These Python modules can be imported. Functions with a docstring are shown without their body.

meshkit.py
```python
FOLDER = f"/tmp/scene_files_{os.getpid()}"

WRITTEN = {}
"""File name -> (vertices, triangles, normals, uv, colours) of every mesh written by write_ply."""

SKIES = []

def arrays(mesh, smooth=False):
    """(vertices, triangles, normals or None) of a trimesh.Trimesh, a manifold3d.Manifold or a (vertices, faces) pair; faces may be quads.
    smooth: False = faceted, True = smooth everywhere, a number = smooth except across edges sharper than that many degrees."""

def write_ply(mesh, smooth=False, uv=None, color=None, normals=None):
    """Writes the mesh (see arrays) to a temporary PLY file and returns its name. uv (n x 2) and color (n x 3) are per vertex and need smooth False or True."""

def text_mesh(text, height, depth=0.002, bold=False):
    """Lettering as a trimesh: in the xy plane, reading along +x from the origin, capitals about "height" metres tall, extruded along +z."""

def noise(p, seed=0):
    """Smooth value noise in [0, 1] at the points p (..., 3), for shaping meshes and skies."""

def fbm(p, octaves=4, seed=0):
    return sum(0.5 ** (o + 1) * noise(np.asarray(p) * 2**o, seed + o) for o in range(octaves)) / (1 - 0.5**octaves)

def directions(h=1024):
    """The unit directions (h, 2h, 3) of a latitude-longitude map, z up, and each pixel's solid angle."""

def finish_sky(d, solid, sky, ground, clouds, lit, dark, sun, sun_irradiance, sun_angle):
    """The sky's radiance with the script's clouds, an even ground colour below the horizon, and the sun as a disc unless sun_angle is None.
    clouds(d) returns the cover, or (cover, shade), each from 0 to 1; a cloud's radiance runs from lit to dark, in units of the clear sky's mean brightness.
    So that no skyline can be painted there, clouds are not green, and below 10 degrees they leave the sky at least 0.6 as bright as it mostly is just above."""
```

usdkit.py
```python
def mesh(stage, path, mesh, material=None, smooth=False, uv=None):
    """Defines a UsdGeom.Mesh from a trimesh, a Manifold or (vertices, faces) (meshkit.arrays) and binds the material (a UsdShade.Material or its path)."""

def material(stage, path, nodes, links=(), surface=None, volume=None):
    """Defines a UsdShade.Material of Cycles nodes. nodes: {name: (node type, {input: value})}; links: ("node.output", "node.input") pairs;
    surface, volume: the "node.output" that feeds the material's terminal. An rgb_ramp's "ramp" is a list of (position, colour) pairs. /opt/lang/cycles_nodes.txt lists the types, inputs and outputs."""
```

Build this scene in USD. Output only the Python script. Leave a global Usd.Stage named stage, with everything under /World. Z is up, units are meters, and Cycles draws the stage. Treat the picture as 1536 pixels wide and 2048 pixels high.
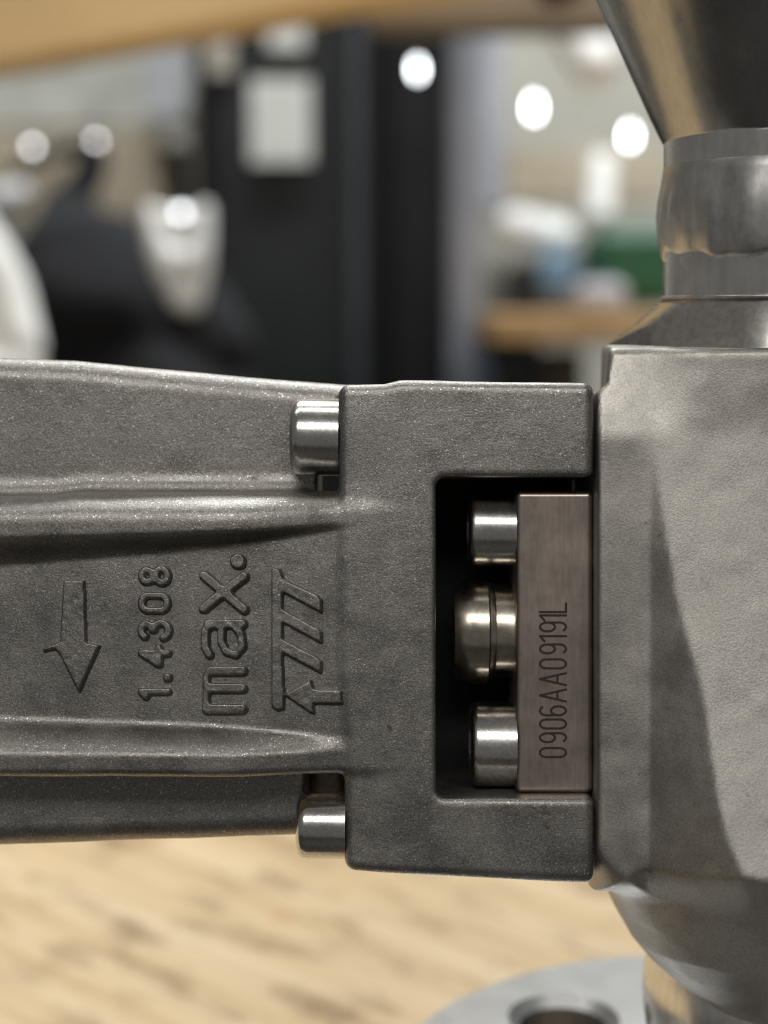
import math, random
import numpy as np, trimesh, manifold3d as m3
from scipy import ndimage
from shapely.geometry import LineString, Polygon, Point
from shapely.ops import unary_union
from shapely import contains_xy
import usdkit, meshkit
from pxr import Usd, UsdGeom, UsdLux, UsdShade, Gf, Sdf

random.seed(7); RNG = np.random.default_rng(7)
stage = Usd.Stage.CreateInMemory()
UsdGeom.SetStageUpAxis(stage, 'Z'); UsdGeom.SetStageMetersPerUnit(stage, 1.0)
UsdGeom.Xform.Define(stage, '/World'); UsdGeom.Scope.Define(stage, '/World/Looks')

# ------------------------------------------------------------------ camera
FPX = 3060.0                      # focal length in pixels of a 1536 x 2048 picture
D0 = 0.204                        # distance to the front face of the casting
K = D0 / FPX                      # one drawing unit (1/15 mm) on that face
TH = math.radians(7.0)            # the camera looks down by this much
CAM = np.array([0.0, 0.0, 0.15])  # over a bench top at z = 0
FWD = np.array([0, math.cos(TH), -math.sin(TH)])
UPV = np.array([0, math.sin(TH), math.cos(TH)])
cam = UsdGeom.Camera.Define(stage, '/World/camera')
cam.AddTranslateOp().Set(Gf.Vec3d(*CAM)); cam.AddRotateXOp().Set(90 - math.degrees(TH))
cam.CreateFocalLengthAttr(50.0)
cam.CreateHorizontalApertureAttr(50.0 * 1536 / FPX); cam.CreateVerticalApertureAttr(50.0 * 2048 / FPX)
cam.CreateFStopAttr(9.6); cam.CreateFocusDistanceAttr(D0 + 0.001)
cam.CreateClippingRangeAttr(Gf.Vec2f(0.01, 50)); cam.CreateExposureAttr(0.0)

# ------------------------------------------------------------------ light: an indoor room with ceiling lamps
dome = UsdLux.DomeLight.Define(stage, '/World/room_light')
dm = usdkit.material(stage, '/World/Looks/room_light', {'b': ('background_shader', {'color': (1.0, 0.97, 0.92), 'strength': 0.14})}, surface='b.background')
UsdShade.MaterialBindingAPI.Apply(dome.GetPrim()).Bind(dm)


def rect_lamp(name, pos, target, w, h, power, color=(1, 0.98, 0.945)):
    l = UsdLux.RectLight.Define(stage, '/World/' + name)
    l.CreateWidthAttr(w); l.CreateHeightAttr(h); l.CreateIntensityAttr(power); l.CreateColorAttr(Gf.Vec3f(*color))
    p, t = np.array(pos, float), np.array(target, float)
    z = (p - t) / np.linalg.norm(p - t)
    x = np.cross([0, 1, 0] if abs(z[2]) > .95 else [0, 0, 1], z); x /= np.linalg.norm(x); y = np.cross(z, x)
    m = Gf.Matrix4d(*x, 0, *y, 0, *z, 0, *p, 1)
    l.AddTransformOp().Set(m)


rect_lamp('ceiling_lamp', (-0.05, -1.15, 1.2), (0.0, 0.2, 0.15), 1.5, 0.36, 8.0)
rect_lamp('ceiling_lamp_001', (-0.15, 0.32, 1.7), (-0.15, 0.32, 0), 1.6, 0.25, 5.5)
rect_lamp('ceiling_lamp_002', (0.3, 1.5, 1.9), (0.2, 2.2, 0.1), 1.8, 0.3, 42.0, (.96, 1, 1))

# ------------------------------------------------------------------ helpers
def world(p):
    """Drawing units (u right, v down, w away, on the casting's front face) to metres."""
    p = np.asarray(p, float)
    return (CAM + np.outer((p[:, 0] - 768) * K, [1, 0, 0]) + np.outer((1024 - p[:, 1]) * K, UPV) + np.outer(D0 + p[:, 2] * K, FWD))


def at(u, v, d):
    """A point of the place seen in direction (u, v) at depth d."""
    return CAM + (u - 768) / FPX * d * np.array([1.0, 0, 0]) + (1024 - v) / FPX * d * UPV + d * FWD


def ps(x, w, c=768.0):
    return c + (x - c) * (1 + w / FPX)


used = {}
def path_for(name, parent='/World'):
    n = used.get((parent, name), -1) + 1
    used[(parent, name)] = n
    return f'{parent}/{name}' + (f'_{n:03d}' if n else '')


def tag(prim, label=None, cat=None, group=None, kind=None):
    for k, x in (('label', label), ('category', cat), ('group', group), ('kind', kind)):
        if x: prim.SetCustomDataByKey(k, x)
    return prim


def thing(name, label, cat, base=(0, 0, 0), group=None):
    x = UsdGeom.Xform.Define(stage, path_for(name))
    x.AddTranslateOp().Set(Gf.Vec3d(*map(float, base)))
    p = tag(x.GetPrim(), label, cat, group)
    BASE[str(p.GetPath())] = np.array(base, float)
    return p


BASE = {}
def obj(name, mesh, mat, parent=None, smooth=30, label=None, cat=None, kind=None, group=None):
    pp = str(parent.GetPath()) if parent else '/World'
    v, f, n = meshkit.arrays(mesh, smooth)
    b = BASE.get(pp, np.zeros(3))
    g = usdkit.mesh(stage, path_for(name, pp), (v - b, f), mat, smooth=False)
    if n is not None:
        from pxr import Vt
        g.CreateNormalsAttr(Vt.Vec3fArray.FromNumpy(n.astype(np.float32))); g.SetNormalsInterpolation('vertex')
    BASE[str(g.GetPath())] = b
    return tag(g.GetPrim(), label, cat, group, kind)


def surface_net(f, origin, h):
    """Closed surface f = 0 of a sampled field as (points, triangles)."""
    s = f < 0
    c = np.zeros(tuple(np.array(f.shape) - 1), np.uint8)
    n0, n1, n2 = c.shape
    for a, b, d in np.ndindex(2, 2, 2):
        c += s[a:a + n0, b:b + n1, d:d + n2]
    act = np.argwhere((c > 0) & (c < 8))
    idx = np.full(c.shape, -1, np.int32); idx[tuple(act.T)] = np.arange(len(act))
    val = {o: f[act[:, 0] + o[0], act[:, 1] + o[1], act[:, 2] + o[2]] for o in np.ndindex(2, 2, 2)}
    tot, cnt = np.zeros((len(act), 3)), np.zeros(len(act))
    for o in np.ndindex(2, 2, 2):
        for ax in range(3):
            if o[ax]: continue
            q = list(o); q[ax] = 1
            x, y = val[o], val[tuple(q)]
            m = (x < 0) != (y < 0)
            t = np.where(m, x / np.where(m, x - y, 1), 0)
            p = np.tile(np.array(o, float), (len(act), 1)); p[:, ax] = t
            tot += p * m[:, None]; cnt += m
    pts = (act + tot / cnt[:, None]) * h + origin
    tris = []
    for ax in range(3):
        b1, b2 = [(1, 2), (2, 0), (0, 1)][ax]
        sl = [slice(1, -1)] * 3; sl[ax] = slice(0, -1)
        sh = [slice(1, -1)] * 3; sh[ax] = slice(1, None)
        e = np.argwhere(s[tuple(sl)] != s[tuple(sh)])
        off = np.ones(3, int); off[ax] = 0
        e = e + off
        inside = s[e[:, 0], e[:, 1], e[:, 2]]
        def I(d1, d2):
            q = e.copy(); q[:, b1] += d1; q[:, b2] += d2
            return idx[q[:, 0], q[:, 1], q[:, 2]]
        q = np.stack([I(-1, -1), I(0, -1), I(0, 0), I(-1, 0)], 1)
        q = np.where(inside[:, None], q, q[:, ::-1])
        tris += [q[:, [0, 1, 2]], q[:, [0, 2, 3]]]
    return pts, np.vstack(tris)


def vnormals(v, f):
    n = np.zeros_like(v); fn = np.cross(v[f[:, 1]] - v[f[:, 0]], v[f[:, 2]] - v[f[:, 0]])
    for k in range(3):
        for j in range(3):
            n[:, j] += np.bincount(f[:, k], fn[:, j], len(v))
    return n / np.maximum(np.linalg.norm(n, axis=1, keepdims=True), 1e-12)


def rough(v, f, amps):
    """Uneven cast skin: moves points along their normals by smooth noise."""
    n = vnormals(v, f)
    d = sum(a * (meshkit.noise(v / s, i) * 2 - 1) for i, (a, s) in enumerate(amps))
    return v + n * d[:, None]


def finish(v, f):
    """Into the world with outward faces (the drawing axes are left-handed)."""
    return trimesh.Trimesh(world(v), f[:, ::-1], process=False)


def smin(a, b, k):
    h = np.maximum(k - np.abs(a - b), 0) / k
    return np.minimum(a, b) - h * h * k * .25
def smax(a, b, k): return -smin(-a, -b, k)
def rmax(a, b, r): return np.minimum(-r, np.maximum(a, b)) + np.hypot(np.maximum(r + a, 0), np.maximum(r + b, 0))
def rmax3(a, b, c, r):
    return np.minimum(-r, np.maximum(np.maximum(a, b), c)) + np.sqrt(np.maximum(r + a, 0)**2 + np.maximum(r + b, 0)**2 + np.maximum(r + c, 0)**2)
def sst(x, a, b):
    t = np.clip((x - a) / (b - a), 0, 1); return t * t * (3 - 2 * t)


# ------------------------------------------------------------------ materials
def L(name): return '/World/Looks/' + name


def metal(name, col, rough_, grain=0.0, grain_scale=1500, dist=4e-5, var=0.12, rough_var=0.1, stretch=None, aniso=0, stain=None, tone=.2, flecks=0, fr=.28):
    nodes = {'g': ('geometry', {}), 'mp': ('mapping', {'scale': stretch or (1, 1, 1)}),
             'n1': ('noise_texture', {'scale': grain_scale, 'detail': 4, 'roughness': .6}),
             'n2': ('noise_texture', {'scale': 130, 'detail': 5, 'roughness': .65}),
             'cr': ('rgb_ramp', {'ramp': [(.3, tuple(c * (1 - var) for c in col)), (.7, tuple(min(1, c * (1 + var)) for c in col))]}),
             'rr': ('map_range', {'from_min': .3, 'from_max': .7, 'to_min': rough_ - rough_var, 'to_max': rough_ + rough_var, 'clamp': True}),
             'p': ('principled_bsdf', {'metallic': 1.0, 'anisotropic': aniso})}
    links = [('g.position', 'mp.vector'), ('mp.vector', 'n1.vector'), ('g.position', 'n2.vector'), ('n2.fac', 'cr.fac'), ('n2.fac', 'rr.value')]
    rlast = 'rr.result'
    last = 'cr.color'
    if stain:
        nodes['n3'] = ('noise_texture', {'scale': stain[2], 'detail': 6, 'roughness': .7})
        nodes['sr'] = ('rgb_ramp', {'ramp': [(stain[1], (0, 0, 0)), (stain[1] + .08, (1, 1, 1))]})
        nodes['sm'] = ('mix_color', {'b': stain[0]})
        links += [('g.position', 'n3.vector'), ('n3.fac', 'sr.fac'), ('sr.color', 'sm.fac'), (last, 'sm.a')]
        last = 'sm.result'
    if grain:
        nodes['gr'] = ('rgb_ramp', {'ramp': [(.36, (1 - tone,) * 3), (.62, (1, 1, 1))]})
        nodes['gm'] = ('mix_color', {'blend_type': 'multiply', 'fac': 1.0})
        links += [('n1.fac', 'gr.fac'), (last, 'gm.a'), ('gr.color', 'gm.b')]; last = 'gm.result'
    if flecks:
        nodes['v'] = ('voronoi_texture', {'scale': flecks}); nodes['vs'] = ('separate_color', {})
        nodes['vg'] = ('math', {'math_type': 'greater_than', 'value2': .975})
        nodes['vm'] = ('mix_color', {'b': (.62, .60, .57)}); nodes['vr'] = ('mix_float', {'b': fr})
        links += [('g.position', 'v.vector'), ('v.color', 'vs.color'), ('vs.r', 'vg.value1'), ('vg.value', 'vm.fac'), ('vg.value', 'vr.fac'), (last, 'vm.a'), (rlast, 'vr.a')]
        last, rlast = 'vm.result', 'vr.result'
    links.append((last, 'p.base_color')); links.append((rlast, 'p.roughness'))
    if grain:
        nodes['b'] = ('bump', {'strength': grain, 'distance': dist})
        links += [('n1.fac', 'b.height'), ('b.normal', 'p.normal')]
    return usdkit.material(stage, L(name), nodes, links, surface='p.BSDF')


def plain(name, col, rough_=.6, var=.15, scale=20, spec=.4):
    nodes = {'g': ('geometry', {}), 'n': ('noise_texture', {'scale': scale, 'detail': 4}),
             'r': ('rgb_ramp', {'ramp': [(.3, tuple(c * (1 - var) for c in col)), (.7, tuple(min(1, c * (1 + var)) for c in col))]}),
             'p': ('principled_bsdf', {'roughness': rough_, 'specular_ior_level': spec})}
    return usdkit.material(stage, L(name), nodes, [('g.position', 'n.vector'), ('n.fac', 'r.fac'), ('r.color', 'p.base_color')], surface='p.BSDF')


def emit(name, col, s):
    return usdkit.material(stage, L(name), {'e': ('emission', {'color': col, 'strength': s})}, surface='e.emission')


M_CAST = metal('cast_steel', (.338, .323, .301), .46, grain=1.0, grain_scale=4200, dist=4.5e-5, var=.13, tone=.45, flecks=6500, fr=.36, stain=((.17, .145, .12), .64, 260))
M_BODY = metal('blasted_steel', (.47, .445, .41), .5, grain=.8, grain_scale=3600, dist=4e-5, var=.13, tone=.25, stain=((.26, .245, .225), .645, 330))
M_SCREW = metal('polished_screw_steel', (.64, .62, .59), .22, grain=.3, grain_scale=2600, dist=3e-5, var=.05, rough_var=.05)
M_PIPE = metal('brushed_pipe_steel', (.78, .765, .74), .25, grain=.22, grain_scale=900, dist=4e-5, var=.1, rough_var=.06, tone=.12, stretch=(1, 1, .12))
M_WELD = metal('weld_steel', (.60, .59, .57), .38, grain=.35, grain_scale=800, dist=6e-5, var=.16, rough_var=.06, tone=.15, stretch=(1, 1, .35))
M_FACET = metal('ground_steel', (.70, .67, .63), .24, grain=.06, grain_scale=900, dist=3e-5, var=.08, rough_var=.06)
M_BLOCK = metal('milled_steel', (.44, .37, .325), .36, grain=.1, grain_scale=2200, dist=2e-5, var=.1, rough_var=.05, tone=.16, stretch=(1, 1, .04))
M_ETCH = plain('laser_etching', (.035, .022, .018), .7)
M_FLANGE = metal('flange_steel', (.46, .46, .46), .38, var=.03, rough_var=.02)
M_BRASS = metal('straw_tinted_steel', (.55, .50, .41), .24, grain=.1, grain_scale=900, dist=3e-5, var=.15)

# ------------------------------------------------------------------ the casting
def front(u, v):
    """Depth of the raised centre beam's front: a panel between two ribs that fade into the head."""
    left = np.clip((740 - u) / 740, 0, 1.2)
    panel = 24 * left
    top_end = np.interp(u, [-160, 0, 300, 500, 740], [1152, 1132, 1106, 1084, 1050])
    nose = np.interp(u, [-160, 0, 300, 500, 740], [1078, 1076, 1070, 1064, 1046])
    amt = sst(left, 0, .45)
    r1 = 1 - sst(v, nose - 6, top_end + 3)
    a0 = np.interp(u, [-160, 0, 400, 750], [1428, 1432, 1446, 1474])
    r2 = sst(v, a0, 1506) * 1.0
    rnd = 34 * amt * np.clip((1046 - v) / 60, 0, 1.2)**2
    return panel + rnd - (62 * amt + 3) * r1 * np.minimum(1, left * 6) - (58 * amt + 4) * r2 * np.minimum(1, left * 6)


def build_casting():
    h = 4.0
    lo = np.array([-170., 700, -90]); n = np.array([344, 274, 140])
    u = (lo[0] + h * np.arange(n[0]))[:, None, None].astype(np.float32)
    v = (lo[1] + h * np.arange(n[1]))[None, :, None].astype(np.float32)
    w = (lo[2] + h * np.arange(n[2]))[None, None, :].astype(np.float32)
    # far slab of the arm
    vt = np.interp(u, [-200, 0, 120, 300, 500, 700, 800], [706, 712, 717, 734, 752, 766, 768])
    vb = np.interp(u, [-200, 0, 600, 800], [1706, 1697, 1678, 1672])
    vt, vb = ps(vt, 105, 1024), ps(vb, 105, 1024)
    a = rmax(np.maximum(vt - v, v - vb), np.abs(w - 250) - 140, 48)
    a = np.maximum(np.maximum(a, u - 720), -150 - u)
    # centre beam with ribs
    F = front(u, v) + 14 * sst(u, 735, 800)
    bt = np.interp(u, [-200, 95, 150, 760], [992, 991, 983, 984])
    b = rmax(np.maximum(bt - v, v - 1549), (F - w) / 1.35, 18 + 26 * (1 - sst(v, 1150, 1300)))
    b = np.maximum(np.maximum(b, w - 300), np.maximum(u - 830, -150 - u))
    # head
    ht = np.interp(u, [680, 770, 800, 900, 1190], [768, 766, 759, 760, 764])
    hb = np.interp(u, [680, 760, 1190], [1742, 1749, 1771])
    hl = 677 + 12 * sst(v, 1300, 1500)
    lim = np.maximum(hl - u, u - 1190)
    hd = rmax3(np.maximum(ht - v, v - hb), lim, np.abs(w - 220) - 220, 22)
    f = smin(a, b, 24 + 22 * (1 - sst(v, 1200, 1350)))
    f = smin(f, hd, 16)
    # window, and the two screw pockets
    win = rmax3(np.maximum(872 - u, u - 1300), np.maximum(954 - v, v - 1598), np.abs(w - 130) - 230, 20)
    f = smax(f, -win, 14)
    p1 = np.maximum(np.maximum(628 - u, u - 676), np.maximum(np.maximum(900 - v, v - 996), np.abs(w - 240) - 150))
    f = smax(f, -p1, 6)
    p2 = rmax3(np.abs(u - 645) - 42, np.abs(v - 1630) - 82, np.abs(w - 190) - 140, 26)
    f = smax(f, -p2, 8)
    del a, b, hd, win, p1, p2
    p, t = surface_net(f.astype(np.float32), lo, h)
    p = rough(p, t, [(1.4, 120), (.3, 30), (.15, 8)])
    return finish(p, t)


arm = thing('cast_bracket_arm', 'grey sand-cast steel arm with raised ribs, arrow and lettering, reaching in from the left', 'machine arm', at(400, 1300, .21))
obj('casting', build_casting(), M_CAST, arm, smooth=True)


def relief(poly, height=13, ramp=8.0, name='raised_letter'):
    """A raised mark of the casting: its top and drafted sides as one shell sunk into the panel."""
    h = 1.5
    x0, y0, x1, y1 = poly.bounds
    xs, ys = np.arange(x0 - 8, x1 + 9, h), np.arange(y0 - 8, y1 + 9, h)
    X, Y = np.meshgrid(xs, ys, indexing='ij')
    ins = contains_xy(poly, X, Y)
    d = (ndimage.distance_transform_edt(ins) - ndimage.distance_transform_edt(~ins)) * h
    d = ndimage.gaussian_filter(d, 1.0)
    hh = height * sst(d, -3, ramp * .62) - 3 * (d < -1)
    hh = ndimage.gaussian_filter(hh, .5)
    W = front(X, Y) - hh
    W = W + .45 * (meshkit.noise(np.stack([X / 11, Y / 11, 0 * X], -1), 5) * 2 - 1)
    lean = np.clip(hh, 0, 20) * .3
    P = np.stack([ps(X - lean, W), ps(Y - lean * .6, W, 1024), W], -1)
    use = (d > -5)
    cell = use[:-1, :-1] & use[1:, :-1] & use[1:, 1:] & use[:-1, 1:]
    idx = np.arange(X.size).reshape(X.shape)
    q = np.stack([idx[:-1, :-1][cell], idx[1:, :-1][cell], idx[1:, 1:][cell], idx[:-1, 1:][cell]], 1)
    f = np.vstack([q[:, [0, 1, 2]], q[:, [0, 2, 3]]])
    un, inv = np.unique(f, return_inverse=True)
    pts = P.reshape(-1, 3)[un]; f = inv.reshape(-1, 3)
    m = trimesh.Trimesh(world(pts), f, process=False)
    n = vnormals(m.vertices, m.faces)
    if n[:, 1].mean() > 0: m = trimesh.Trimesh(m.vertices, m.faces[:, ::-1], process=False)
    obj(name, m, M_CAST, arm, smooth=True)


def strokes(lines, w, cap='round'):
    return unary_union([LineString(l).buffer(w / 2, cap_style=cap, join_style='round') for l in lines])


def arc(cx, cy, rx, ry, a0, a1, n=20):
    return [(cx + rx * math.cos(math.radians(a)), cy + ry * math.sin(math.radians(a))) for a in np.linspace(a0, a1, n)]


# arrow
relief(Polygon([(128, 1162), (172, 1161), (175, 1286), (203, 1291), (160, 1389), (122, 1312), (112, 1300), (88, 1306), (86, 1298), (122, 1284)]), 12, 7, 'raised_arrow')
# 1.4308, reading upwards: a runs along the line, b up the letter
def up(lines, v0, base=345): return [[(base - b, v0 - a) for a, b in l] for l in lines]
G = {'8': [arc(22, 20, 14, 12, 0, 360), arc(22, 49, 12, 11, 0, 360)],
     '0': [[(9, 22), (9, 47)] + arc(24, 47, 15, 13, 180, 0) + [(39, 22)] + arc(24, 22, 15, 13, 0, -180)],
     '3': [arc(22, 50, 13, 11, 160, -80) + arc(22, 21, 15, 15, 80, -165)],
     '4': [[(30, 8), (30, 60), (8, 26), (40, 26)]],
     '.': [[(9, 8), (9.5, 8.5)]],
     '1': [[(19, 8), (19, 60), (9, 52)]]}
for ch, v0 in (('1', 1403), ('.', 1365), ('4', 1337), ('3', 1284), ('0', 1231), ('8', 1175)):
    relief(strokes(up(G[ch], v0), 17 if ch != '.' else 20), 11, 8)
# max.
relief(unary_union([strokes([[(416, 1419), (486, 1419)], [(425, 1378), (486, 1378)], [(425, 1343), (486, 1343)]], 23),
                    strokes([[(416, 1419), (414, 1392), (417, 1378), (426, 1378)], [(426, 1378), (415, 1372), (414, 1356), (418, 1346), (428, 1343)]], 17)]), 13)
relief(unary_union([strokes([[(420, 1249), (486, 1249)]], 23), strokes([[(424, 1249), (413, 1262), (412, 1295), (421, 1311)]], 19),
                    strokes([[(446, 1252), (444, 1283), (455, 1305), (474, 1311), (487, 1295), (484, 1270), (470, 1252)]], 18)]), 13)
relief(strokes([[(410, 1152), (490, 1220)], [(409, 1218), (490, 1154)]], 22), 13)
relief(Point(478, 1124).buffer(17), 13)
# emblem of slanted bars and a small arrow
relief(unary_union([Polygon([(544, 1137), (562, 1137), (570, 1159), (638, 1191), (647, 1202), (647, 1229), (568, 1187), (568, 1218), (570, 1220), (636, 1256),
                             (647, 1266), (647, 1290), (568, 1248), (568, 1279), (633, 1312), (647, 1324), (645, 1350), (568, 1308), (571, 1391), (571, 1420), (558, 1424), (545, 1416)]),
                    Polygon([(569, 1391), (624, 1359), (630, 1379), (686, 1382), (688, 1410), (630, 1410), (631, 1430), (623, 1428)])]), 12, 7, 'raised_emblem')


def to_tri(man):
    m = man.to_mesh(); return np.array(m.vert_properties[:, :3]), np.array(m.tri_verts)


def cap_screw(u0, u1, vc, wc, r, parent, mat=None, hexr=.42, chamf=12):
    """A socket head cap screw lying along u: the head with its rounded rim, the hex socket cut in its free end, and the shank."""
    prof = [(0, 0), (r - chamf * 1.1, 0), (r - chamf * .5, chamf * .22), (r - chamf * .15, chamf * .6), (r, chamf * 1.3), (r, u1 - u0), (r * .55, u1 - u0), (r * .55, u1 - u0 + 60), (0, u1 - u0 + 60)]
    cs = m3.CrossSection([prof])
    body = cs.revolve(96)                     # around the profile's y axis, which becomes z
    hx = m3.Manifold.cylinder(r * .75, r * hexr * 1.15, r * hexr * 1.15, 6).translate([0, 0, -r * .1])
    v, f = to_tri(body - hx)
    p = np.stack([u0 + v[:, 2], vc + v[:, 0], wc + v[:, 1]], 1)
    m = trimesh.Trimesh(world(p), f, process=False)
    if m.volume < 0: m.invert()
    return obj('cap_screw', m, mat or M_SCREW, parent, smooth=35)


cap_screw(577, 676, 870, 88, 79, arm, chamf=17)
cap_screw(590, 690, 1664, 66, 67, arm, chamf=17)

# ------------------------------------------------------------------ the milled block in the window
BW = 62
blk = thing('serial_number_block', 'brown-grey milled steel block with an etched serial number, in the window of the cast arm', 'steel block', at(1110, 1580, D0 + BW * K))
def cham_box(u0, u1, v0, v1, w0, w1, c):
    pts = []
    for su, cu in ((u0, 1), (u1, -1)):
        for sv, cv in ((v0, 1), (v1, -1)):
            for sw, cw in ((w0, 1), (w1, -1)):
                pts += [(su, sv + cv * c, sw + cw * c), (su + cu * c, sv, sw + cw * c), (su + cu * c, sv + cv * c, sw)]
    v, f = to_tri(m3.Manifold.hull_points(pts))
    m = trimesh.Trimesh(world(v), f, process=False)
    if m.volume < 0: m.invert()
    return m
bu = lambda x: ps(x, BW)
bv = lambda x: ps(x, BW, 1024)
def round_box(u0, u1, v0, v1, w0, w1, r):
    sp = trimesh.creation.icosphere(subdivisions=3, radius=r).vertices
    m = m3.Manifold.hull_points(np.vstack([sp + [a, b, c] for a in (u0 + r, u1 - r) for b in (v0 + r, v1 - r) for c in (w0 + r, w1 - r)]))
    v, f = to_tri(m); t = trimesh.Trimesh(world(v), f, process=False)
    if t.volume < 0: t.invert()
    return t
obj('block', round_box(bu(1032), bu(1187), bv(982), bv(1587), BW, BW + 280, 12), M_BLOCK, blk, smooth=20)
DG = {'0': [[(3, 18), (3, 40)] + arc(12, 42, 9, 13, 180, 0) + [(21, 16)] + arc(12, 16, 9, 13, 0, -180)],
      '9': [arc(12, 40, 9, 15, -10, 350) + [(21, 18)] + arc(12, 16, 9, 13, 0, -140)],
      '6': [arc(12, 18, 9, 15, 170, -190) + [(3, 40)] + arc(12, 42, 9, 13, 180, 40)],
      'A': [[(0, 3), (12, 55), (24, 3)], [(4, 20), (20, 20)]],
      '1': [[(4, 46), (14, 55), (14, 3)]],
      'L': [[(3, 55), (3, 3), (20, 3)]]}
for ch, y in zip('0906AA09191L', [1665, 1580, 1502, 1427, 1340, 1247, 1160, 1075, 1008, 950, 890, 840]):
    c = 920 + y / 2.845
    g = strokes([[(1135 - b, c + 12 - a_) for a_, b in l] for l in DG[ch]], 4.6)
    parts = []
    for q in getattr(g, 'geoms', [g]):
        e = trimesh.creation.extrude_polygon(q, 1.0, engine='earcut'); parts.append(e)
    e = trimesh.util.concatenate(parts); p = np.array(e.vertices)
    W = BW - .6 + p[:, 2]
    m = trimesh.Trimesh(world(np.stack([ps(p[:, 0], W), ps(p[:, 1], W, 1024), W], 1)), e.faces, process=False)
    if m.volume < 0: m.invert()
    obj('etched_character', m, M_ETCH, blk, smooth=False)
cap_screw(bu(930) + 10, bu(1034), ps(1061, 110, 1024), 135, 75, blk, chamf=12)
cap_screw(bu(934) + 10, bu(1034), ps(1492, 110, 1024), 135, 88, blk, chamf=12)
def lathe_u(prof, vc, wc, n=96):
    """prof: (u, r) pairs, closed on the axis."""
    cs = m3.CrossSection([[(r, u) for u, r in prof]])
    if cs.area() == 0: cs = m3.CrossSection([[(r, u) for u, r in prof][::-1]])
    v, f = to_tri(cs.revolve(n))
    m = trimesh.Trimesh(world(np.stack([v[:, 2], vc + v[:, 0], wc + v[:, 1]], 1)), f, process=False)
    if m.volume < 0: m.invert()
    return m
def rc(pr): return [(u, max(r, 0)) for u, r in pr]
fv = ps(1262, 170, 1024)
obj('hose_fitting', lathe_u(rc([(908, 0), (908, 78), (914, 96), (928, 106), (950, 111), (984, 112), (988, 104), (996, 102), (1000, 99), (1075, 99), (1075, 0)][::-1]), fv, 180), M_BRASS, blk, smooth=35)

obj('cable_cover', cham_box(868, 1176, 948, 1606, BW + 282, BW + 300, 4), plain('black_rubber', (.006, .006, .006), .7), blk, smooth=False)

# ------------------------------------------------------------------ the housing at the right
AX, AY = 0.0582, 0.2245           # its upright axis
UA, WA = 768 + AX / K, (AY - D0) / K
hs = thing('steel_housing', 'light grey blasted steel housing with welded pipe neck, filling the right edge', 'housing', (AX, AY, .03))


def z_at(v):
    t = (1024 - v) / FPX; c, s = math.cos(TH), math.sin(TH)
    return CAM[2] + AY * (t * c - s) / (c + t * s)
def r_at(u, v):
    z = z_at(v) - CAM[2]; d = AY * math.cos(TH) - z * math.sin(TH)
    ax, ae = math.atan2(AX, d), math.atan2(u - 768, FPX)
    return math.hypot(AX, d) * math.sin(ax - ae)


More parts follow.
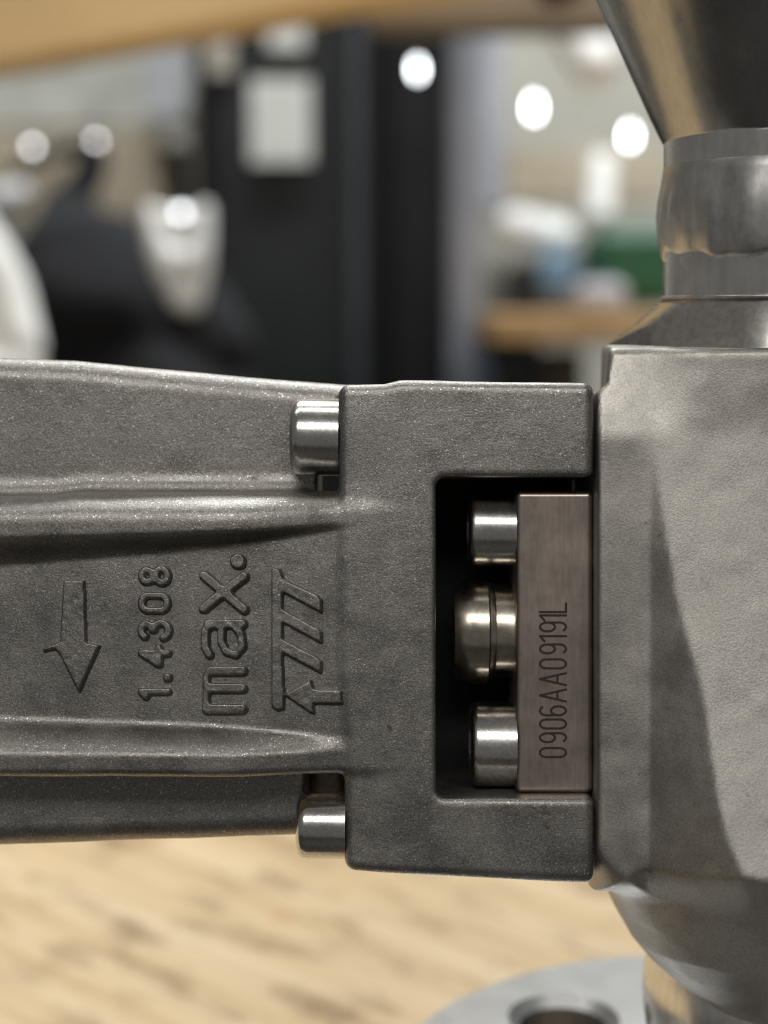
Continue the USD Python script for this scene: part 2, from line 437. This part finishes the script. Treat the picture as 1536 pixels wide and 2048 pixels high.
def build_body():
    h = 6.0
    lo = np.array([1180., 630, -230]); n = np.array([158, 262, 172])
    u = (lo[0] + h * np.arange(n[0]))[:, None, None].astype(np.float32)
    v = (lo[1] + h * np.arange(n[1]))[None, :, None].astype(np.float32)
    w = (lo[2] + h * np.arange(n[2]))[None, None, :].astype(np.float32)
    du, dw = u - UA, w - WA
    r = np.sqrt(du**2 + dw**2) + 1e-3
    # rounded eight-sided drum that ends in a bowl
    pw = np.where(dw < 0, ((du / 100)**4 + (dw / 140)**4)**.25 * 100, r)
    vb = np.interp(r, [0, 60, 150, 230, 285, 329, 360, 400, 480], [2150, 2143, 2108, 2054, 2006, 1955, 1900, 1840, 1750])
    top = 1024 - ((z_at(692) - CAM[2]) + math.sin(TH) * (D0 + w * K)) / (math.cos(TH) * K) - 2
    body = rmax(pw - 383, np.maximum(top - v, (v - vb) / 1.35), 24)
    # front: a mounting pad, a facet leaning to the lower left, and the broad face right of the crest c
    uu, vv = u[:, :, 0], v[:, :, 0]
    c = np.interp(vv, [640, 780, 860, 900, 1000, 1200, 1400, 1550, 1650, 1760, 1890, 2100], [1312, 1312, 1314, 1316, 1322, 1348, 1398, 1410, 1424, 1470, 1540, 1660])
    c = ndimage.gaussian_filter1d(c, 4, axis=1)
    lid = lambda x: 2 - .07 * np.maximum(vv - 860, 0) - .00009 * np.maximum(vv - 860, 0)**2 - .05 * (x - 1310) + .0001 * np.maximum(x - c, 0)**2
    lc = lid(c)
    sl = np.clip((2 - lc) / np.maximum(c - 1298, 8), 0, 1.0)
    W = np.where(uu > c, lid(uu), np.minimum(lc + (c - uu) * sl, 2 + np.maximum(vv - 1800, 0) * .5))
    W = W + 0.19 * np.maximum(870 - vv, 0) * (1 - sst(uu, 1290, 1420))
    W = ndimage.gaussian_filter(W, (.75, 2.0))[:, :, None]
    pad = rmax3(np.maximum(np.interp(v, [690, 762, 784], [1217, 1211, 1196]) + .17 * np.maximum(w, 0) * (1 - sst(v, 766, 784)) - u, u - 1312), np.maximum(top - v, v - 1812), np.abs(w - 250) - 350, 14)
    f = smin(body, pad, 60)
    f = rmax(f, np.broadcast_to(top - v, f.shape), 6)
    f = rmax(f, np.broadcast_to(W - w, f.shape) / 1.12, 9 + 120 * sst(v, 1690, 1830) + 9 * (1 - sst(v, 700, 760)))
    p, t = surface_net(f.astype(np.float32), lo, h)
    p = rough(p, t, [(1.0, 120), (.5, 35)])
    return finish(p, t)


obj('drum', build_body(), M_BODY, hs, smooth=True)


def lathe(prof, n=160, wob=None):
    """prof: (u, v) silhouette points in the drawing, or (r, z) in metres when wob is 'm'."""
    rz = np.array(prof if wob == 'm' else [(r_at(u, v), z_at(v)) for u, v in prof])
    a = np.linspace(0, 2 * np.pi, n, endpoint=False)
    R, A = np.meshgrid(rz[:, 0], a, indexing='ij'); Z = np.repeat(rz[:, 1:], n, 1)
    if callable(wob): R, Z = wob(R, A, Z)
    P = np.stack([AX + R * np.cos(A), AY + R * np.sin(A), Z], -1).reshape(-1, 3)
    i = np.arange(len(rz) - 1)[:, None] * n; j = np.arange(n)[None]; k = (j + 1) % n
    q = np.stack([i + j, i + k, i + n + k, i + n + j], -1).reshape(-1, 4)
    f = np.vstack([q[:, [0, 1, 2]], q[:, [0, 2, 3]]])
    m = len(P); P = np.vstack([P, [AX, AY, rz[0, 1]], [AX, AY, rz[-1, 1]]])
    b = (len(rz) - 1) * n; j = np.arange(n); k = (j + 1) % n
    f = np.vstack([f, np.stack([k, j, np.full(n, m)], 1), np.stack([b + j, b + k, np.full(n, m + 1)], 1)])
    t = trimesh.Trimesh(P, f, process=False)
    if t.volume < 0: t.invert()
    return t


def on_line(u, y): return (u - 768) / FPX * (y * math.cos(TH) - (zb - CAM[2]) * math.sin(TH))
# square-to-round shoulder above the drum: the hull of a ring and a many-cornered base
zb, zt = z_at(692), z_at(598)
Rb = r_at(1212, 692)
Rb = AX - on_line(1212, AY); yf = D0 + 18 * K; base = [(AX - Rb, AY), (AX - 122 * K, yf), (AX + 122 * K, yf), (AX + Rb, AY), (AX + 140 * K, 2 * AY - yf), (AX - 140 * K, 2 * AY - yf)]
ring = [(AX + r_at(1328, 598) * math.cos(a), AY + r_at(1328, 598) * math.sin(a)) for a in np.linspace(0, 2 * np.pi, 96, endpoint=False)]
sh = m3.Manifold.hull_points([(x, y, zb) for x, y in base] + [(x, y, zb - .0012) for x, y in base] + [(x, y, zt) for x, y in ring])
obj('shoulder', sh, M_FACET, hs, smooth=12)
obj('lower_pipe', lathe([(1329, 600), (1325, 596), (1325, 592), (1325, 470), (1328, 460)]), M_PIPE, hs)
def bead(R, A, Z):
    nz = lambda s, k: meshkit.noise(np.stack([np.cos(A) * s, np.sin(A) * s, Z * 0 + k], -1), 3) * 2 - 1
    t = (Z - z_at(510)) / (z_at(365) - z_at(510))
    return R + (nz(9, 1) * .0003 + nz(22, 5) * .00012) * np.sin(np.clip(t, 0, 1) * np.pi), Z + nz(7, 2) * .0009 * np.clip(1 - t * 1.1, 0, 1)
obj('weld_bead', lathe([(1340, 520), (1324, 512), (1317, 500), (1314, 470), (1313, 430), (1315, 400), (1319, 380), (1323, 355), (1326, 335), (1340, 325)], 200, bead), M_WELD, hs, smooth=True)
def seam(R, A, Z): return R + .00012 * (meshkit.noise(np.stack([np.cos(A) * 40, np.sin(A) * 40, Z * 3000], -1), 8) - .5), Z
obj('weld_seam', lathe([(1330, 601), (1319, 600), (1318, 596), (1320, 593), (1330, 591)], 300, seam), M_WELD, hs, smooth=True)
obj('upper_pipe', lathe([(1328, 400), (1327, 380), (1327, 290), (1328, 284)]), M_PIPE, hs)
obj('funnel', lathe([(1330, 286), (1323, 280), (1300, 232), (1262, 145), (1240, 95), (1198, 0), (1150, -110), (1150, -112)]), metal('dark_pipe_steel', (.42, .415, .405), .24, grain=.1, grain_scale=900, dist=3e-5, var=.08, rough_var=.05, tone=.1, stretch=(1, 1, .1)), hs)
obj('foot_pipe', lathe([(1330, 1700), (1305, 1880), (1292, 1920), (1286, 1950), (1284, 1985), (1287, 2020), (1292, 2060), (1310, 2140)]), M_PIPE, hs)

# ------------------------------------------------------------------ flange plate below
def solve_flange():
    best = None
    for z in np.linspace(.02, .09, 141):
        pts = []
        for u, v in ((1290, 1912), (1050, 1965), (830, 2050)):
            d = at(u, v, 1.0) - CAM; pts.append((CAM + d * (z - CAM[2]) / d[2])[:2])
        r = [math.hypot(p[0] - AX, p[1] - AY) for p in pts]
        e = np.std(r)
        if best is None or e < best[0]: best = (e, z, np.mean(r))
    return best
_, FZ, FR = solve_flange()
def on_z(u, v, z):
    d = at(u, v, 1.0) - CAM; return CAM + d * (z - CAM[2]) / d[2]
hc = on_z(1127, 2052, FZ); hr = abs(on_z(1215, 2052, FZ)[0] - hc[0])
fl = thing('flange_plate', 'pale satin round steel flange plate with a drilled hole, under the housing', 'flange', (AX, AY, FZ - .012))
disc = m3.Manifold.cylinder(.012, FR, FR, 160).translate([0, 0, -.012]) + m3.Manifold.cylinder(.0015, FR, FR - .0015, 160)
for k in range(6):
    a = math.atan2(hc[1] - AY, hc[0] - AX) + k * math.pi / 3; rr = math.hypot(hc[0] - AX, hc[1] - AY)
    disc -= m3.Manifold.cylinder(.05, hr, hr, 64).translate([rr * math.cos(a), rr * math.sin(a), -.03])
    disc -= m3.Manifold.cylinder(.0022, hr - .0004, hr + .0022, 64).translate([rr * math.cos(a), rr * math.sin(a), -.0006])
obj('plate', disc.translate([AX, AY, FZ]), M_FLANGE, fl, smooth=25)
obj('stand', m3.Manifold.cylinder(FZ - .0135, .022, .020, 96).translate([AX, AY, .0006]), M_FLANGE, fl, smooth=25)

# ------------------------------------------------------------------ setting: the bench top
wood = usdkit.material(stage, L('bench_wood'), {
    'g': ('geometry', {}), 'mp': ('mapping', {'mapping_type': 'texture', 'scale': (.25, .0085, .2), 'rotation': (0, 0, -.75)}), 'n': ('noise_texture', {'scale': 1.0, 'detail': 6, 'roughness': .6, 'distortion': .25}),
    'r': ('rgb_ramp', {'ramp': [(.25, (.44, .29, .15)), (.42, (.63, .46, .26)), (.56, (.71, .54, .33)), (.75, (.79, .65, .45))]}),
    'mp2': ('mapping', {'mapping_type': 'texture', 'scale': (.034, .013, .02), 'rotation': (0, 0, -.75)}), 'n2': ('noise_texture', {'scale': 1.0, 'detail': 5, 'roughness': .6}), 'r2': ('rgb_ramp', {'ramp': [(.50, (1, 1, 1)), (.68, (.38, .32, .27))]}),
    'mx': ('mix_color', {'blend_type': 'multiply', 'fac': .8}),
    'v': ('voronoi_texture', {'scale': 42, 'randomness': 1}), 'vr': ('rgb_ramp', {'ramp': [(.0, (1, 1, 1)), (.16, (0, 0, 0))]}),
    'vc': ('separate_color', {}), 'gt': ('math', {'math_type': 'greater_than', 'value2': .86}), 'ml': ('math', {'math_type': 'multiply'}), 'ox': ('mix_color', {'b': (.62, .20, .05)}),
    'p': ('principled_bsdf', {'roughness': .55, 'specular_ior_level': .35}), 'b': ('bump', {'strength': .3, 'distance': .0006})},
    [('g.position', 'mp.vector'), ('mp.vector', 'n.vector'), ('n.fac', 'r.fac'), ('g.position', 'mp2.vector'), ('mp2.vector', 'n2.vector'), ('n2.fac', 'r2.fac'), ('r.color', 'mx.a'), ('r2.color', 'mx.b'),
     ('g.position', 'v.vector'), ('v.distance', 'vr.fac'), ('v.color', 'vc.color'), ('vc.r', 'gt.value1'), ('gt.value', 'ml.value1'), ('vr.color', 'ml.value2'), ('ml.value', 'ox.fac'),
     ('mx.result', 'ox.a'), ('ox.result', 'p.base_color'), ('n.fac', 'b.height'), ('b.normal', 'p.normal')], surface='p.BSDF')


def rbox(c, s, rz=0.0, r=.003, rx=0.0, ry=0.0):
    """A box with rounded edges: centre, size, turn about z."""
    s = np.array(s, float); r = min(r, s.min() * .45)
    pts = []
    for sx, sy, sz in np.ndindex(2, 2, 2):
        o = (np.array([sx, sy, sz]) * 2 - 1) * (s / 2 - r)
        for a in range(8):
            for e in (-60, -20, 20, 60):
                pts.append(o + r * np.array([math.cos(a * .785) * math.cos(math.radians(e)), math.sin(a * .785) * math.cos(math.radians(e)), math.sin(math.radians(e))]))
        pts += [o + [0, 0, r], o - [0, 0, r]]
    v, f = to_tri(m3.Manifold.hull_points(pts))
    T = trimesh.transformations.euler_matrix(rx, ry, rz, 'sxyz')[:3, :3]
    return trimesh.Trimesh(v @ T.T + np.array(c), f, process=False)


obj('workbench_top', rbox((0, .48, -.0215), (2.0, .57, .043), r=.004), wood, smooth=30, kind='structure')

# ------------------------------------------------------------------ background, far out of focus
M_WALL = plain('wall_paint', (.50, .48, .42), .8, .2, 3)
M_BLACK = plain('black_lacquer', (.006, .006, .007), .6, .3, 8, .2)
M_DARK = plain('dark_grey_sheet', (.013, .014, .015), .6, .25, 6, .25)
M_GREY = plain('grey_sheet', (.20, .205, .23), .5, .2, 6)
M_PAPER = plain('white_paper', (.55, .55, .52), .8, .05, 30)
M_WHITE = plain('white_fabric', (.88, .88, .86), .8, .08, 14)
M_JACKET = plain('black_cloth', (.010, .010, .012), .95, .3, 30)
M_TAN = plain('tan_board', (.47, .40, .30), .7, .2, 10)
M_PINE = plain('pine_board', (.92, .66, .35), .5, .12, 7)
M_BEIGE = plain('beige_board', (.36, .30, .24), .6, .2, 10)
M_GREEN = plain('green_plastic', (.008, .06, .026), .5, .2, 10)
M_BLUE = plain('blue_plastic', (.11, .19, .28), .5, .2, 10)
M_BULB = emit('lit_bulb', (.93, .98, 1.0), 15.0)
M_BULB2 = emit('dim_bulb', (.95, .96, 1), 7.0)


def slab(u0, v0, u1, v1, d, thick, mat, name, parent=None, rz=0, r=.008, **kw):
    """An upright board whose outline spans these directions at depth d."""
    a, b = at(u0, v0, d), at(u1, v1, d)
    c = (a + b) / 2 + [0, thick / 2, 0]
    return obj(name, rbox(c, (abs(b[0] - a[0]), thick, abs(a[2] - b[2])), rz, r), mat, parent, **kw)


FLOOR = -.9
obj('floor', trimesh.creation.box(bounds=[(-2.6, -2.2, FLOOR - .05), (2.6, 3.6, FLOOR)]), plain('concrete', (.10, .095, .09), .8), smooth=False, kind='structure')
obj('wall', trimesh.creation.box(bounds=[(-2.2, 3.2, FLOOR + .001), (2.6, 3.3, 2.2)]), M_WALL, smooth=False, kind='structure')
# black cabinet
dC = 1.9
x0, x1 = at(385, 500, dC)[0], at(965, 500, dC)[0]
cb = thing('black_cabinet', 'tall matt black cabinet behind the arm, with a white paper on its door', 'cabinet', ((x0 + x1) / 2, dC + .2, FLOOR))
def upright(u0, u1, dy, thick, mat, name, z0=FLOOR + .02, z1=1.3):
    a, b = at(u0, 500, dC)[0], at(u1, 500, dC)[0]
    y = at(0, 500, dC)[1] + dy
    obj(name, rbox(((a + b) / 2, y + thick / 2, (z0 + z1) / 2), (b - a, thick, z1 - z0), 0, .006), mat, cb)
upright(385, 900, .03, .4, M_BLACK, 'carcass')
upright(432, 742, 0, .028, M_DARK, 'door')
upright(782, 872, 0, .028, M_BLACK, 'door')
upright(700, 728, -.02, .02, plain('slate_strip', (.04, .044, .05), .5), 'door_trim')
upright(902, 975, .10, .3, M_GREY, 'side_panel')
slab(500, 160, 622, 325, dC - .04, .004, M_PAPER, 'paper_sheet', r=.001, label='larger white paper sheet taped on the black cabinet door', cat='paper')
slab(535, 28, 610, 98, dC - .04, .004, M_PAPER, 'paper_sheet', r=.001, label='small white paper on the black cabinet, above the larger sheet', cat='paper')
slab(415, 82, 465, 148, dC - .04, .004, plain('kraft_paper', (.36, .33, .28)), 'paper_label', r=.001, label='small dull tan tag on the left edge of the black cabinet', cat='paper tag')
# left: boards, cloths, the black jacket
slab(-200, 60, 375, 255, 2.7, .03, plain('pale_board', (.55, .55, .50), .7, .25, 12), 'pale_board', label='pale grey-green board against the wall at upper left', cat='board')
slab(285, 70, 382, 240, 2.5, .03, plain('grey_white_sheet', (.62, .63, .66)), 'light_panel', label='bluish white panel beside the black cabinet', cat='panel')
slab(-200, 262, 330, 440, 2.6, .05, M_TAN, 'tan_shelf_board', label='tan board behind the black jacket at left', cat='board')
slab(325, 290, 372, 420, 2.2, .05, M_BLACK, 'dark_post', label='short black post between tan board and cabinet', cat='post')
slab(372, 200, 425, 420, 2.45, .05, plain('taupe', (.22, .20, .16)), 'taupe_panel', label='dull taupe strip at the left edge of the cabinet', cat='panel')


def blob(name, pts, mat, label, cat, sub=3, jit=.12, **kw):
    """A soft thing as the smoothed hull of balls (u, v, depth, radius in drawing units at that depth)."""
    man = m3.Manifold()
    for chain in pts:
        for a, b in zip(chain[:-1], chain[1:]):
            sp = []
            for u, v, d, r in (a, b):
                R = r * d / FPX
                ico = trimesh.creation.icosphere(subdivisions=2, radius=R)
                sp += list(ico.vertices + at(u, v, d))
            man = man + m3.Manifold.hull_points(sp)
    v, f = to_tri(man.refine_to_length(.02))
    t = trimesh.Trimesh(v, f, process=True)
    trimesh.smoothing.filter_taubin(t, iterations=10)
    n = vnormals(np.array(t.vertices), np.array(t.faces))
    t.vertices = t.vertices + n * ((meshkit.noise(np.array(t.vertices) * 22, 4) * 2 - 1) * jit * .06)[:, None]
    return obj(name, t, mat, smooth=True, label=label, cat=cat, **kw)


blob('black_jacket', [[(215, 640, 1.5, 190), (180, 560, 1.5, 150), (120, 440, 1.52, 48)], [(180, 560, 1.5, 150), (330, 600, 1.5, 120), (390, 700, 1.5, 120)], [(200, 700, 1.5, 170), (380, 860, 1.5, 160)],
     [(135, 430, 1.52, 40), (175, 360, 1.52, 30), (185, 315, 1.52, 22), (150, 292, 1.52, 18), (90, 315, 1.52, 14), (20, 345, 1.52, 14)]], M_JACKET, 'black jacket heaped in soft folds at left, a loop standing up from it', 'jacket')
blob('white_cloth', [[(300, 420, 1.4, 14), (330, 520, 1.4, 30), (365, 600, 1.4, 28), (380, 618, 1.4, 16)], [(410, 420, 1.4, 16), (400, 520, 1.4, 24), (385, 610, 1.4, 22)], [(300, 420, 1.4, 12), (352, 440, 1.4, 16), (412, 430, 1.4, 14)], [(330, 520, 1.4, 28), (395, 520, 1.4, 24)]],
     M_WHITE, 'white cloth hanging to a point in front of the cabinet edge', 'cloth', jit=.06)
blob('white_bag', [[(-60, 420, 1.2, 36), (-20, 520, 1.2, 52), (20, 640, 1.2, 56), (40, 690, 1.2, 52)], [(-60, 520, 1.2, 60), (-60, 760, 1.2, 80), (30, 740, 1.2, 60)]], M_WHITE, 'white sloping bag at the left edge above the arm', 'bag', jit=.06)
blob('grey_rag', [[(0, 400, 1.7, 34), (38, 385, 1.7, 26)]], plain('grey_rag', (.45, .45, .46)), 'small grey-white rag above the black jacket at the left edge', 'rag', jit=.05)
# right: shelves and things on the far bench
slab(930, 60, 1010, 420, 2.5, .05, plain('blue_grey_sheet', (.42, .43, .48)), 'blue_grey_panel', label='pale blue-grey panel just right of the black cabinet', cat='panel')
slab(1010, 300, 1330, 405, 2.9, .04, M_TAN, 'tan_shelf_board', label='tan shelf board behind the lamps at right', cat='board')
blob('white_roll', [[(1205, 330, 2.2, 26), (1200, 425, 2.2, 30)]], M_WHITE, 'white paper roll standing left of the green bin', 'roll', jit=.03)
blob('white_roll', [[(1150, 60, 2.0, 52), (1185, 120, 2.0, 48)]], M_WHITE, 'white roll high up beside the funnel', 'roll', jit=.03)
blob('white_bundle', [[(1030, 450, 2.1, 34), (1120, 470, 2.1, 36)]], M_WHITE, 'white bundle on the far bench beside the cabinet', 'bundle', jit=.05)
slab(1085, 505, 1155, 580, 2.0, .1, M_BLUE, 'blue_box', label='small blue box under the white bundle', cat='box')
slab(1190, 445, 1400, 610, 1.95, .2, M_GREEN, 'green_bin', r=.03, label='dark green plastic bin behind the pipe neck', cat='bin')
slab(1020, 525, 1085, 625, 2.05, .08, M_DARK, 'dark_box', label='dark grey box left of the blue box on the far bench', cat='box')
slab(1150, 560, 1260, 625, 1.9, .06, plain('grey_tub', (.30, .30, .33)), 'grey_tub', r=.02, label='small grey tub in front of the green bin', cat='tub')
a = at(985, 655, 1.7)
fb = thing('far_bench', 'far workbench with a thin orange wooden top, behind the arm at right', 'workbench', (a[0] + .3, a[1] + .2, FLOOR))
obj('top', rbox((a[0] + .3, a[1] + .25, a[2]), (.60, .5, .032), 0, .004), plain('bench_board', (.50, .30, .13), .6), fb)
for sx in (0.03, .57):
    for sy in (.04, .46):
        obj('leg', rbox((a[0] + sx, a[1] + sy, (a[2] - .016 + FLOOR) / 2), (.05, .05, a[2] - .016 - FLOOR - .002), 0, .004), M_DARK, fb)
slab(960, 695, 1080, 800, 1.9, .1, plain('slate_box', (.10, .12, .15)), 'slate_box', label='slate blue box under the far bench, at left', cat='box')
slab(1085, 700, 1170, 800, 1.9, .1, plain('brown_box', (.22, .18, .13)), 'brown_box', label='brown box under the far bench, at right', cat='box')
# shelf boards above
a, b = at(0, 137, .86), at(740, 5, .75)
dirv = (b - a); dirv[2] = 0; ang = math.atan2(dirv[1], dirv[0])
mid = (a + b) / 2
nrm = np.array([-math.sin(ang), math.cos(ang), 0])
ctr = mid + np.array([0, 0, .10]) + nrm * .02 - np.array([math.cos(ang), math.sin(ang), 0]) * .05
tilt = math.atan2(b[2] - a[2], np.hypot(*dirv[:2]))
obj('pine_shelf_board', rbox(ctr, (.46, .04, .20), ang, .006, ry=-tilt), M_PINE, label='orange pine board crossing the upper left corner', cat='board')
slab(735, -160, 1260, 48, 1.0, .05, M_BEIGE, 'beige_shelf_board', rz=0, label='dull beige board along the top edge, left of the funnel', cat='board')
blob('maroon_pot', [[(1110, -25, .8, 42), (1130, -30, .8, 42)]], plain('maroon', (.05, .018, .015)), 'dark maroon round pot at the top edge beside the funnel', 'pot', jit=.02)
# lamps seen as discs of blur
def lamp(u, v, d, r, tall, mat, label):
    t = thing('small_lamp', label, 'lamp', at(u, v, d))
    c = at(u, v, d); R = r * d / FPX
    s = trimesh.creation.icosphere(subdivisions=3, radius=R); s.vertices *= [1, 1, tall]; s.vertices += c
    obj('bulb', s, mat, t, smooth=True)
    k = trimesh.creation.cylinder(radius=R * .55, height=R * .9, sections=24); k.vertices += c + np.array([0, R * 1.2, 0])
    obj('socket', k, M_DARK, t)
lamp(835, 138, 1.75, 6, 2.6, M_BULB, 'lit lamp in front of the black cabinet')
lamp(1068, 215, 1.75, 8, 2.4, M_BULB, 'middle lit lamp of the three, over the far bench')
lamp(1260, 272, 1.75, 7, 2.4, M_BULB, 'lit lamp nearest the funnel, right of the other lamps')
lamp(362, 425, 1.35, 9, 1, M_BULB2, 'small lit lamp above the hanging white cloth')
lamp(65, 293, 1.6, 7, 1, M_BULB2, 'dim small lamp nearest the left edge')
lamp(192, 283, 1.6, 7, 1, M_BULB2, 'dim small lamp beside the jacket loop')
